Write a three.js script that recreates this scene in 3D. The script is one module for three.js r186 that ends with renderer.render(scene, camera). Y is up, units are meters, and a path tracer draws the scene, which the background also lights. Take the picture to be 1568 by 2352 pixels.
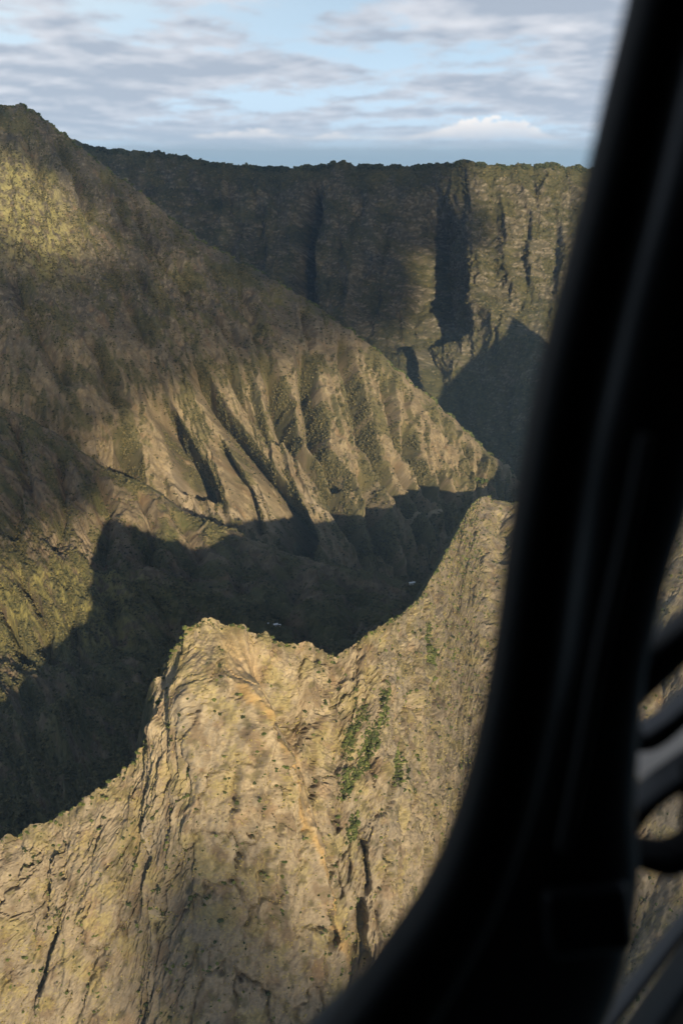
import * as THREE from 'three';
import { mergeGeometries, mergeVertices } from 'three/addons/utils/BufferGeometryUtils.js';
import { RoundedBoxGeometry } from 'three/addons/geometries/RoundedBoxGeometry.js';
import { createNoise2D, createNoise3D } from 'simplex-noise';

// ---------------------------------------------------------------- camera, sky, sun, exposure
const scene = new THREE.Scene();
const FOV = 54, TILT = THREE.MathUtils.degToRad(19.5);
const camera = new THREE.PerspectiveCamera(FOV, 682 / 1024, 0.05, 600000);
camera.position.set(0, 0, 0);                      // the helicopter hovers 2300 m above the sea
camera.rotation.x = -TILT;
camera.focus = 1500;
camera.userData.fStop = 4;
scene.add(camera);

const renderer = new THREE.WebGLRenderer({ antialias: true });
renderer.toneMapping = THREE.LinearToneMapping;
renderer.toneMappingExposure = 1.47;
renderer.shadowMap.enabled = true;

const SUN = new THREE.Vector3(0.33, 0.25, 1).normalize();   // direction towards the low evening sun, behind and to the right
const sun = new THREE.DirectionalLight(new THREE.Color().setRGB(1.0, 0.81, 0.54), 5.0);
sun.name = 'sun';
sun.position.copy(SUN).multiplyScalar(9000);
sun.target.position.set(0, -500, -2000);
sun.position.add(sun.target.position);
sun.castShadow = true;
sun.shadow.radius = 1;
Object.assign(sun.shadow.camera, { left: -3500, right: 3500, top: 3500, bottom: -3500, near: 10, far: 20000 });
scene.add(sun, sun.target);
scene.fog = new THREE.FogExp2(new THREE.Color().setRGB(0.42, 0.68, 1.0), 0.000033);

// ---------------------------------------------------------------- helpers
function mulberry(a) { return () => { a = (a + 0x6d2b79f5) | 0; let t = Math.imul(a ^ (a >>> 15), 1 | a); t = (t + Math.imul(t ^ (t >>> 7), 61 | t)) ^ t; return ((t ^ (t >>> 14)) >>> 0) / 4294967296; }; }
const rnd = mulberry(20240611);
const N3 = createNoise3D(mulberry(7)), N2 = createNoise2D(mulberry(11));
const clamp = (x, a = 0, b = 1) => Math.min(b, Math.max(a, x));
const sst = (a, b, x) => { const t = clamp((x - a) / (b - a)); return t * t * (3 - 2 * t); };
const lerp = (a, b, t) => a + (b - a) * t;
function fbm2(x, y, o) { let s = 0, a = 0.5; for (let i = 0; i < o; i++) { s += a * N2(x, y); x = x * 2.03 + 17.1; y = y * 2.03 - 9.7; a *= 0.5; } return s; }
function fbm3(x, y, z, o) { let s = 0, a = 0.5; for (let i = 0; i < o; i++) { s += a * N3(x, y, z); x = x * 2.03 + 7.1; y = y * 2.03 - 3.7; z = z * 2.03 + 5.3; a *= 0.5; } return s; }
function ridge2(x, y, o) { let s = 0, a = 0.5, w = 1; for (let i = 0; i < o; i++) { let n = 1 - Math.abs(N2(x, y)); n *= n; s += a * n * w; w = clamp(n * 1.6); x = x * 2.07 + 13.7; y = y * 2.07 - 5.1; a *= 0.5; } return s; }
// broken rock: every cell is a block of its own, set a little in or out and tilted, with a crack between neighbours
function hash2(i, j, k) { let h = Math.imul(i, 374761393) ^ Math.imul(j, 668265263) ^ Math.imul(k, 2147483647 ^ 971); h = Math.imul(h ^ (h >>> 13), 1274126177); return ((h ^ (h >>> 16)) >>> 0) / 4294967296; }
function blocks(s, t, cs, ct, k) {
  const x = s / cs, y = t / ct, X = Math.floor(x), Y = Math.floor(y); let f1 = 9, f2 = 9, bi = 0, bj = 0, bx = 0, by = 0;
  for (let j = Y - 1; j <= Y + 1; j++) for (let i = X - 1; i <= X + 1; i++) { const dx = i + 0.1 + 0.8 * hash2(i, j, k) - x, dy = j + 0.1 + 0.8 * hash2(i, j, k + 7) - y, d = dx * dx + dy * dy; if (d < f1) { f2 = f1; f1 = d; bi = i; bj = j; bx = dx; by = dy; } else if (d < f2) f2 = d; }
  const gap = Math.sqrt(f2) - Math.sqrt(f1);
  return (hash2(bi, bj, k + 1) - 0.5) + bx * (hash2(bi, bj, k + 2) - 0.5) * 1.3 + by * (hash2(bi, bj, k + 3) - 0.65) * 1.1 - 0.5 * sst(0.16, 0, gap);
}
const col = (a, b, t) => [lerp(a[0], b[0], t), lerp(a[1], b[1], t), lerp(a[2], b[2], t)];

// A place in the country, from a bearing and dip (as they were surveyed on a 1568 x 2352 sheet) and a distance ahead in metres
const CT = Math.cos(TILT), ST = Math.sin(TILT), FPX = 1176 / Math.tan(THREE.MathUtils.degToRad(FOV / 2));
function bearing(px, py) { const X = (px - 784) / FPX, Y = (1176 - py) / FPX, f = CT + Y * ST; return [X / f, (Y * CT - ST) / f]; }
function at(px, py, d) { const [a, b] = bearing(px, py); return [a * d, b * d, -d]; }
function seen(x, y, z) { const f = -z * CT - y * ST, up = y * CT - z * -ST * 1; const u = y * CT + (-z) * ST; return [784 + (x / f) * FPX, 1176 - (u / f) * FPX]; }
// where the sight line meets the straight slope from a to b, raised by lift metres
function onSlope(a, b, px, py, lift = 0) { const m = bearing(px, py)[1], da = -a[2], db = -b[2], k = (b[1] - a[1]) / (da - db); return at(px, py, (a[1] + k * da + lift) / (m + k)); }

function tag(o, label, category, group, kind) {
  if (label) o.userData.label = label;
  if (category) o.userData.category = category;
  if (group) o.userData.group = group;
  if (kind) o.userData.kind = kind;
  return o;
}
const used = {};
function numbered(n) { used[n] = (used[n] ?? -1) + 1; return used[n] ? `${n}_${String(used[n]).padStart(3, '0')}` : n; }
function shadows(o) { o.traverse((m) => { if (m.isMesh) { m.castShadow = true; m.receiveShadow = true; } }); return o; }

// ---------------------------------------------------------------- land: a sheet lofted through rows of surveyed points, then weathered
function cr(p0, p1, p2, p3, t) { const t2 = t * t, t3 = t2 * t; return 0.5 * (2 * p1 + (p2 - p0) * t + (2 * p0 - 5 * p1 + 4 * p2 - p3) * t2 + (3 * p1 - p0 - 3 * p2 + p3) * t3); }
class Land {
  constructor(rows, nu, nv, creased = -1, share = []) {
    const R = rows.length, K = rows[0].length;
    this.nu = nu; this.nv = nv;
    const n = (this.n = nu * nv);
    this.base = new Float32Array(n * 3); this.S = new Float32Array(n); this.T = new Float32Array(n); this.V = new Float32Array(n); this.nor = new Float32Array(n * 3);
    // even steps along the middle rows
    const len = new Float64Array(K), m0 = Math.floor(R / 2);
    for (let k = 1; k < K; k++) { let L = 0; for (let r = 0; r < R; r++) L += Math.hypot(...[0, 1, 2].map((c) => rows[r][k][c] - rows[r][k - 1][c])); len[k] = len[k - 1] + L / R; }
    this.width = len[K - 1];
    const hgt = new Float64Array(R);
    for (let r = 1; r < R; r++) { let L = 0; for (let k = 0; k < K; k++) L += Math.hypot(...[0, 1, 2].map((c) => rows[r][k][c] - rows[r - 1][k][c])); hgt[r] = hgt[r - 1] + (L / K) * (share[r - 1] ?? 1); }
    this.height = hgt[R - 1];
    const rowAt = [];
    const g = (r, k, c) => rows[r][clamp(k, 0, K - 1)][c];
    // steps grow with distance from the flight line, so far slopes carry no more points than they need
    const eff = new Float64Array(K), mid = rows[Math.max(0, creased)];
    for (let k = 1; k < K; k++) eff[k] = eff[k - 1] + (len[k] - len[k - 1]) / Math.hypot(...[0, 1, 2].map((c) => (mid[k][c] + mid[k - 1][c]) / 2));
    this.S0 = [];
    let kk = 0; const cols = [];
    for (let i = 0; i < nu; i++) {
      const e = (eff[K - 1] * i) / (nu - 1);
      kk = 0; while (kk < K - 2 && e > eff[kk + 1]) kk++;
      const t = clamp((e - eff[kk]) / (eff[kk + 1] - eff[kk]));
      this.S0.push(lerp(len[kk], len[kk + 1], t));
      cols.push(rows.map((_, r) => [0, 1, 2].map((c) => cr(g(r, kk - 1, c), g(r, kk, c), g(r, kk + 1, c), g(r, kk + 2, c), t))));
    }
    this.rowT = hgt;
    for (let j = 0; j < nv; j++) {
      const h = (this.height * j) / (nv - 1);
      let r = 0; while (r < R - 2 && h > hgt[r + 1]) r++;
      const t = clamp((h - hgt[r]) / (hgt[r + 1] - hgt[r]));
      let r0 = Math.max(0, r - 1), r3 = Math.min(R - 1, r + 2);
      if (r === creased) r0 = r; if (r + 1 === creased) r3 = r + 1;
      for (let i = 0; i < nu; i++) {
        const o = j * nu + i, C = cols[i];
        for (let c = 0; c < 3; c++) this.base[o * 3 + c] = r < creased ? lerp(C[r][c], C[r + 1][c], t) : cr(C[r0][c], C[r][c], C[r + 1][c], C[r3][c], t);
        this.S[o] = this.S0[i]; this.V[o] = r + t;
      }
    }
    for (let i = 0; i < nu; i++) {
      let acc = 0, zero = 0;
      for (let j = 0; j < nv; j++) {
        const o = j * nu + i, q = o - nu;
        if (j) acc += Math.hypot(this.base[o * 3] - this.base[q * 3], this.base[o * 3 + 1] - this.base[q * 3 + 1], this.base[o * 3 + 2] - this.base[q * 3 + 2]);
        this.T[o] = acc; if (this.V[o] <= creased) zero = acc;
      }
      for (let j = 0; j < nv; j++) this.T[j * nu + i] -= zero;
    }
    this.pos = this.base.slice();
    this.normals();
    // weathering works along smoothed directions, so that crests keep no lip
    let A = this.nor.slice(), B = new Float32Array(n * 3);
    for (let pass = 0; pass < 3; pass++) {
      for (let i = 0; i < nu; i++) for (let c = 0; c < 3; c++) {
        let sum = 0, cnt = 0; const w = 14;
        for (let j = -w; j < nv; j++) { if (j + w < nv) { sum += A[((j + w) * nu + i) * 3 + c]; cnt++; } if (j - w - 1 >= 0) { sum -= A[((j - w - 1) * nu + i) * 3 + c]; cnt--; } if (j >= 0) B[(j * nu + i) * 3 + c] = sum / cnt; }
      }
      [A, B] = [B, A];
    }
    for (let o = 0; o < n * 3; o += 3) { const l = Math.hypot(A[o], A[o + 1], A[o + 2]) || 1; A[o] /= l; A[o + 1] /= l; A[o + 2] /= l; }
    this.nbase = A;
  }
  normals() {
    const { nu, nv, pos, nor } = this;
    for (let j = 0; j < nv; j++) for (let i = 0; i < nu; i++) {
      const o = (j * nu + i) * 3, a = (j * nu + Math.max(0, i - 1)) * 3, b = (j * nu + Math.min(nu - 1, i + 1)) * 3, c = (Math.max(0, j - 1) * nu + i) * 3, d = (Math.min(nv - 1, j + 1) * nu + i) * 3;
      const ux = pos[b] - pos[a], uy = pos[b + 1] - pos[a + 1], uz = pos[b + 2] - pos[a + 2], vx = pos[d] - pos[c], vy = pos[d + 1] - pos[c + 1], vz = pos[d + 2] - pos[c + 2];
      let x = vy * uz - vz * uy, y = vz * ux - vx * uz, z = vx * uy - vy * ux;
      const l = Math.hypot(x, y, z) || 1;
      nor[o] = x / l; nor[o + 1] = y / l; nor[o + 2] = z / l;
    }
  }
  // the point of the unweathered sheet seen at that bearing and dip
  locate(px, py, vmin = 0) {
    if (!this.proj) { this.proj = new Float32Array(this.n * 2); for (let o = 0; o < this.n; o++) { const q = seen(this.base[o * 3], this.base[o * 3 + 1], this.base[o * 3 + 2]); this.proj[o * 2] = q[0]; this.proj[o * 2 + 1] = q[1]; } }
    let best = 1e9, at_ = 0;
    for (let o = 0; o < this.n; o++) { if (this.V[o] < vmin) continue; const dx = this.proj[o * 2] - px, dy = this.proj[o * 2 + 1] - py, d = dx * dx + dy * dy; if (d < best) { best = d; at_ = o; } }
    return [this.S[at_], this.T[at_], at_];
  }
  line(pts, vmin = 0) { return pts.map(([x, y]) => this.locate(x, y, vmin)); }
  // marks in sheet metres: distance field of polylines
  carve(lines) {
    for (const L of lines) {
      const pad = L.pad ?? L.w * 2.2;
      L.box = [Infinity, Infinity, -Infinity, -Infinity];
      for (const [s, t] of L.p) { L.box[0] = Math.min(L.box[0], s - pad); L.box[1] = Math.min(L.box[1], t - pad); L.box[2] = Math.max(L.box[2], s + pad); L.box[3] = Math.max(L.box[3], t + pad); }
    }
    this.lines = lines;
  }
  weather(f, dir) {
    const { nbase, base, pos } = this;
    for (let o = 0; o < this.n; o++) {
      const h = f(this.S[o], this.T[o], this.V[o], base[o * 3], base[o * 3 + 1], base[o * 3 + 2], o), k = o * 3;
      pos[k] = base[k] + nbase[k] * h; pos[k + 1] = base[k + 1] + nbase[k + 1] * h; pos[k + 2] = base[k + 2] + nbase[k + 2] * h;
    }
    this.normals();
  }
  mesh(name, paint, material, faceUv = 30) {
    const { nu, nv, n } = this, c = new Float32Array(n * 3), uv = new Float32Array(n * 2), idx = new Uint32Array((nu - 1) * (nv - 1) * 6);
    this.color = c;
    for (let o = 0; o < n; o++) {
      const k = paint(this.S[o], this.T[o], this.V[o], this.pos[o * 3], this.pos[o * 3 + 1], this.pos[o * 3 + 2], this.nor[o * 3 + 1], o);
      c[o * 3] = k[0]; c[o * 3 + 1] = k[1]; c[o * 3 + 2] = k[2];
      uv[o * 2] = this.S[o] / faceUv; uv[o * 2 + 1] = this.T[o] / faceUv;
    }
    let q = 0;
    for (let j = 0; j < nv - 1; j++) for (let i = 0; i < nu - 1; i++) { const a = j * nu + i, b = a + 1, d = a + nu, e = d + 1; idx[q++] = a; idx[q++] = d; idx[q++] = b; idx[q++] = b; idx[q++] = d; idx[q++] = e; }
    const g = new THREE.BufferGeometry();
    g.setAttribute('position', new THREE.BufferAttribute(this.pos, 3)); g.setAttribute('normal', new THREE.BufferAttribute(this.nor, 3));
    g.setAttribute('uv', new THREE.BufferAttribute(uv, 2)); g.setAttribute('color', new THREE.BufferAttribute(c, 3)); g.setIndex(new THREE.BufferAttribute(idx, 1));
    const m = new THREE.Mesh(g, material); m.name = numbered(name); m.castShadow = m.receiveShadow = true; scene.add(m);
    return tag(m, null, null, null, 'structure');
  }
}
// distance (and side) from a point of the sheet to a polyline, with the fraction along it
function near(L, s, t) {
  if (s < L.box[0] || s > L.box[2] || t < L.box[1] || t > L.box[3]) return null;
  let best = 1e18, side = 1, f = 0; const P = L.p;
  for (let i = 0; i < P.length - 1; i++) {
    const ax = P[i][0], ay = P[i][1], bx = P[i + 1][0] - ax, by = P[i + 1][1] - ay, u = clamp(((s - ax) * bx + (t - ay) * by) / (bx * bx + by * by + 1e-9));
    const dx = s - ax - bx * u, dy = t - ay - by * u, d = dx * dx + dy * dy;
    if (d < best) { best = d; f = (i + u) / (P.length - 1); side = dx * by - dy * bx > 0 ? 1 : -1; }
  }
  return [Math.sqrt(best), side, f];
}
// V-shaped gullies (negative) and ribs (positive); tapering in at the top
function carved(lines, s, t, wob) {
  let h = 0;
  for (const L of lines) {
    const q = near(L, s + wob, t); if (!q) continue;
    const [d, side, f] = q, w = (side > 0 ? L.w * (L.rw ?? 1) : L.w * (L.lw ?? 1)) * (0.55 + 0.45 * f);
    const ends = sst(0, L.a ?? 0.18, f) * (L.open ? 1 : sst(1.0001, 1 - (L.b ?? 0.15), f));
    if (d < w) { const k = 1 - d / w; h += L.h * ends * (L.pow ? Math.pow(k, L.pow) : k * (0.6 + 0.4 * k)); }
  }
  return h;
}

// fine grain shared by the land materials: fissured relief, in metres
function grainTexture(size, seed) {
  const n = createNoise2D(mulberry(seed)), d = new Uint8Array(size * size * 4);
  const per = (x, y, f) => { // tileable
    const a = (x / size) * Math.PI * 2, b = (y / size) * Math.PI * 2;
    return n4(Math.cos(a) * f, Math.sin(a) * f, Math.cos(b) * f, Math.sin(b) * f);
  };
  const n4 = (a, b, c, e) => 0.5 * (n(a + 3.1 * c, b + 2.7 * e) + n(c - 1.9 * b + 40, e + 2.3 * a - 17));
  for (let y = 0; y < size; y++) for (let x = 0; x < size; x++) {
    let s = 0, a = 0.5, f = 2; for (let o = 0; o < 5; o++) { s += a * (1 - 2 * Math.abs(per(x, y, f))); a *= 0.6; f *= 1.9; }
    const v = clamp(0.5 + 0.45 * s) * 255, o = (y * size + x) * 4; d[o] = d[o + 1] = d[o + 2] = v; d[o + 3] = 255;
  }
  const t = new THREE.DataTexture(d, size, size); t.wrapS = t.wrapT = THREE.RepeatWrapping; t.magFilter = THREE.LinearFilter; t.minFilter = THREE.LinearMipmapLinearFilter; t.needsUpdate = true; return t;
}
const grain = grainTexture(512, 5);
const landMat = (bump) => new THREE.MeshStandardMaterial({ vertexColors: true, roughness: 1, metalness: 0, bumpMap: grain, bumpScale: bump, side: THREE.DoubleSide });

// ---------------------------------------------------------------- sky: air and a broken deck of cloud
{
  const W = 4096, H = 2048, d = new Float32Array(W * H * 4), nA = createNoise2D(mulberry(31));
  const fb = (x, y, o, g = 0.5) => { let s = 0, a = 0.5; for (let i = 0; i < o; i++) { s += a * nA(x, y); x = x * 2.1 + 3.3; y = y * 2.1 - 8.1; a *= g; } return s; };
  for (let r = 0; r < H; r++) {
    const el = ((r + 0.5) / H - 0.5) * Math.PI, y = Math.sin(el), ce = Math.cos(el);
    for (let c = 0; c < W; c++) {
      const o = (r * W + c) * 4; d[o + 3] = 1;
      if (y <= 0) { d[o] = 0.31; d[o + 1] = 0.42; d[o + 2] = 0.54; continue; }
      const az = ((c + 0.5) / W - 0.5) * 2 * Math.PI, x = Math.cos(az) * ce, z = Math.sin(az) * ce, toSun = x * SUN.x + y * SUN.y + z * SUN.z;
      // clear air: pale low down, deep blue overhead, warm towards the sun
      const low = Math.exp(-y * 4.2), warm = Math.pow(clamp(toSun * 0.5 + 0.5), 8);
      let R = lerp(0.03, 0.60, low) + 0.26 * warm, G = lerp(0.09, 0.79, low) + 0.20 * warm, B = lerp(0.20, 0.94, low) + 0.10 * warm;
      // cloud deck in true perspective over a layer, patchy
      const k = 1 / (y + 0.085), px = x * k + 40, pz = z * k - 17;
      const wx = px, wz = pz * 0.9;
      const big = fb(wx * 0.33 + 1.7, wz * 0.30 + 4.1, 3), det = fb(wx * 1.15 + 11, wz * 1.0 + 2, 7, 0.6);
      const veil = Math.exp(-(((az + 1.93) / 0.24) ** 2) - (((el - 0.19) / 0.085) ** 2)); R += 0.34 * veil; G += 0.30 * veil; B += 0.20 * veil;
      const dens = -0.5 * veil + big * 0.95 + det * 0.52 + 0.36;
      const cover = sst(-0.16, 0.26, dens), thick = sst(0.1, 0.8, dens);
      const lit = fb(wx * 1.15 + 11.1, wz * 1.0 + 2.22, 4, 0.56) - fb(wx * 1.15 + 11, wz * 1.0 + 2, 4, 0.56);
      const sh = clamp(0.50 - thick * 0.42 + lit * 0.7 + 0.18 * det, 0.02, 1), dim = lerp(1, 0.32, sst(0.26, 0.5, y));
      const cR = lerp(0.32, 0.62, sh) * dim, cG = lerp(0.37, 0.63, sh) * dim, cB = lerp(0.45, 0.67, sh) * dim;
      R = lerp(R, cR, cover * 0.95); G = lerp(G, cG, cover * 0.95); B = lerp(B, cB, cover * 0.95);
      // towards the horizon the deck melts into pale air
      const far = Math.exp(-y * 26); R = lerp(R, 0.47, far * 0.72); G = lerp(G, 0.56, far * 0.72); B = lerp(B, 0.68, far * 0.72);
      // far bank of fair-weather cloud just above the horizon
      const e = el * 57.3, lumps = Math.abs(fb(az * 26, e * 1.1, 4)), bot = 0.75 + 0.18 * fb(az * 10, 30, 3), top = bot + 0.18 + 0.95 * sst(-0.25, 0.35, fb(az * 7 + 2.1, 3, 2)) * (0.45 + 0.9 * lumps) + 0.35 * Math.exp(-(((az + 1.455) / 0.06) ** 2));
      const glow = Math.exp(-(((az + 1.455) / 0.075) ** 2)); const bank = sst(bot, bot + 0.22, e) * sst(top + 0.1, top - 0.14, e) * Math.max(sst(-0.2, 0.12, fb(az * 6 + 8.3, 1.5, 3)) * 0.8, glow);
      const bl = clamp((e - bot) / Math.max(0.2, top - bot)) * 0.8 + 0.4 * lumps;
      R = lerp(R, lerp(0.50, 0.95, bl), bank * 0.92); G = lerp(G, lerp(0.55, 0.88, bl), bank * 0.92); B = lerp(B, lerp(0.64, 0.82, bl), bank * 0.92);
      // haze at the very horizon
      const hz = Math.exp(-y * 75) * 0.9;
      d[o] = 0.91 * lerp(R, 0.33, hz); d[o + 1] = 0.91 * lerp(G, 0.44, hz); d[o + 2] = 0.91 * lerp(B, 0.57, hz);
    }
  }
  const t = new THREE.DataTexture(d, W, H, THREE.RGBAFormat, THREE.FloatType);
  t.mapping = THREE.EquirectangularReflectionMapping; t.magFilter = THREE.LinearFilter; t.needsUpdate = true;
  scene.background = t; scene.environment = t;
}

// ---------------------------------------------------------------- sea
{
  const g = new THREE.CircleGeometry(30000, 96); g.rotateX(-Math.PI / 2);
  const m = new THREE.Mesh(g, new THREE.MeshStandardMaterial({ color: new THREE.Color().setRGB(0.03, 0.07, 0.11), roughness: 0.45 }));
  m.position.set(0, -2300, 0); m.name = 'sea'; scene.add(tag(m, null, null, null, 'structure'));
}

// ---------------------------------------------------------------- the far rampart
const DRY = [0.235, 0.175, 0.095], TAN = [0.30, 0.225, 0.13], PALE = [0.36, 0.29, 0.185], GREY = [0.20, 0.18, 0.15], BROWN = [0.16, 0.115, 0.07], RUST = [0.27, 0.16, 0.08], OLIVE = [0.115, 0.105, 0.035], GREEN = [0.055, 0.075, 0.02], DARK = [0.03, 0.04, 0.014], GOLD = [0.40, 0.31, 0.07], SOIL = [0.42, 0.28, 0.115];

const rampart = (() => {
  const rim = [[-200, 300, 4700], [100, 312, 4550], [165, 321, 4500], [240, 342, 4460], [345, 349, 4400], [430, 362, 4350], [540, 378, 4300], [640, 383, 4240], [700, 382, 4200], [770, 374, 4150], [850, 380, 4110], [950, 378, 4060], [1040, 372, 3960], [1082, 367, 3900], [1130, 379, 3880], [1200, 378, 3850], [1270, 378, 3820], [1350, 386, 3800], [1500, 380, 3750], [1700, 370, 3700]];
  const foot = rim.map(([x, y, d]) => at(x + (x - 784) * 0.05, 1130, d * 0.83));
  const top = rim.map((q) => at(...q));
  const rows = [top.map((p) => [p[0], p[1] - 260, p[2] - 900]), top.map((p) => [p[0], p[1] - 12, p[2] - 120]), top];
  for (const f of [0.2, 0.42, 0.66, 0.86]) rows.push(top.map((p, k) => { const q = foot[k]; const x = rim[k][0], y = lerp(rim[k][1], 1130, f); return onSlope(p, q, x + (x - 784) * 0.05 * f, y, f < 0.5 ? 8 : -10); }));
  rows.push(foot, foot.map((p) => [p[0], p[1] - 60, p[2] + 500]));
  const L = new Land(rows, 620, 470, 2, [0.08, 0.4]);
  const G = (pts, w, h, more = {}) => ({ p: L.line(pts, 2), w, h, ...more });
  L.carve([
    G([[730, 405], [716, 455], [706, 520], [697, 590], [690, 660], [684, 740]], 95, -165, { rw: 0.7 }),
    G([[1003, 425], [985, 500], [978, 580], [985, 660], [1000, 740], [1010, 800]], 320, -185, { lw: 1.1, rw: 0.7, a: 0.25 }),
    G([[1062, 640], [1090, 700], [1140, 760], [1200, 815], [1250, 840]], 170, 90, { a: 0.4 }),
    G([[600, 480], [590, 560], [585, 640]], 60, -28), G([[830, 400], [812, 500], [820, 600], [826, 700], [822, 790]], 70, -30),
    G([[880, 470], [868, 600], [852, 700], [846, 800]], 55, -30), G([[940, 640], [935, 720], [930, 790], [942, 860]], 45, -34, { open: 1 }),
    G([[905, 640], [895, 720], [910, 800], [930, 880]], 40, -28, { open: 1 }), G([[975, 700], [985, 790], [1000, 850]], 40, -30, { open: 1 }),
    G([[950, 760], [960, 820], [975, 880], [1010, 950], [1060, 1010]], 75, 60, { open: 1 }),
    G([[1140, 430], [1125, 520], [1130, 600], [1160, 690], [1190, 760]], 70, -20), G([[1210, 420], [1200, 540], [1215, 640], [1235, 720]], 70, -20), G([[1290, 420], [1270, 560], [1260, 700]], 80, -26),
    G([[420, 400], [440, 460], [470, 520]], 50, -22), G([[300, 360], [330, 420], [360, 470]], 50, -25), G([[520, 400], [535, 480], [560, 560]], 50, -20), G([[770, 400], [760, 480], [768, 600], [775, 700]], 40, -22),
    G([[1040, 860], [1050, 940], [1070, 1010]], 50, -28), G([[1100, 840], [1110, 920], [1130, 1010]], 50, -26), G([[1170, 850], [1170, 930], [1180, 1010]], 50, -26),
  ]);
  L.weather((s, t, v, x, y, z) => {
    const tt = t, back = sst(-160, 0, t); t = Math.max(t, 0);
    const f = 0.15 + 0.85 * sst(0, 80, tt), fc = sst(0, 60, tt), wob = 22 * N2(s / 140, t / 260) + 7 * N2(s / 40, t / 70);
    let h = carved(L.lines, s, t, wob) * fc;
    h += f * (3.5 * blocks(s + wob, t, 34, 50, 8) + 1.8 * blocks(s, t, 13, 17, 9)); h += f * (44 * (ridge2((s + wob) / 210, t / 1100, 4) - 0.45) + 9 * (ridge2((s + wob) / 42, t / 260 + 9, 4) - 0.45) + 7 * fbm2(s / 30, t / 26, 4));
    // lava benches: thin ledges
    const b = (y + 8 * N2(s / 120, 2)) / 34; h += 3.2 * f * blocks(s, y + 3 * N2(s / 60, 5), 26, 11, 41); h += f * 10 * (Math.abs(b - Math.floor(b) - 0.5) * 2 - 0.5) * sst(-0.5, 0.4, N2(s / 200, y / 80)) * sst(-760, -500, y);
    return back * (h + (1 - fc) * (14 * fbm2(s / 70, 3, 4)));
  });
  L.mesh('mountain_wall', (s, t, v, x, y, z, ny, o) => {
    const tt = t; if (tt < 2) return GREEN;
    const b = fbm2(s / 38, t / 30, 5), v2 = fbm2(s / 160 + 9, t / 160, 4), st = fbm2(s / 80, y / 7, 3), fine = N2(s / 6, t / 5);
    let c = col([0.088, 0.083, 0.054], [0.155, 0.135, 0.088], sst(-0.4, 0.5, b + 0.3 * fine));
    c = col(c, [0.29, 0.255, 0.20], 0.85 * sst(0.05, 0.42, st + 0.35 * fine) * sst(0.75, 0.35, ny));
    const veg = sst(-0.15, 0.3, 0.12 + v2 + 0.55 * (ny - 0.45) + 0.35 * b + 0.55 * sst(90, 0, tt) + 0.25 * sst(-600, -800, y));
    c = col(c, col(DARK, OLIVE, clamp(0.45 + 0.5 * fine + 0.4 * b)), 0.85 * veg);
    return c;
  }, landMat(2.5));
  return L;
})();

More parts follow.
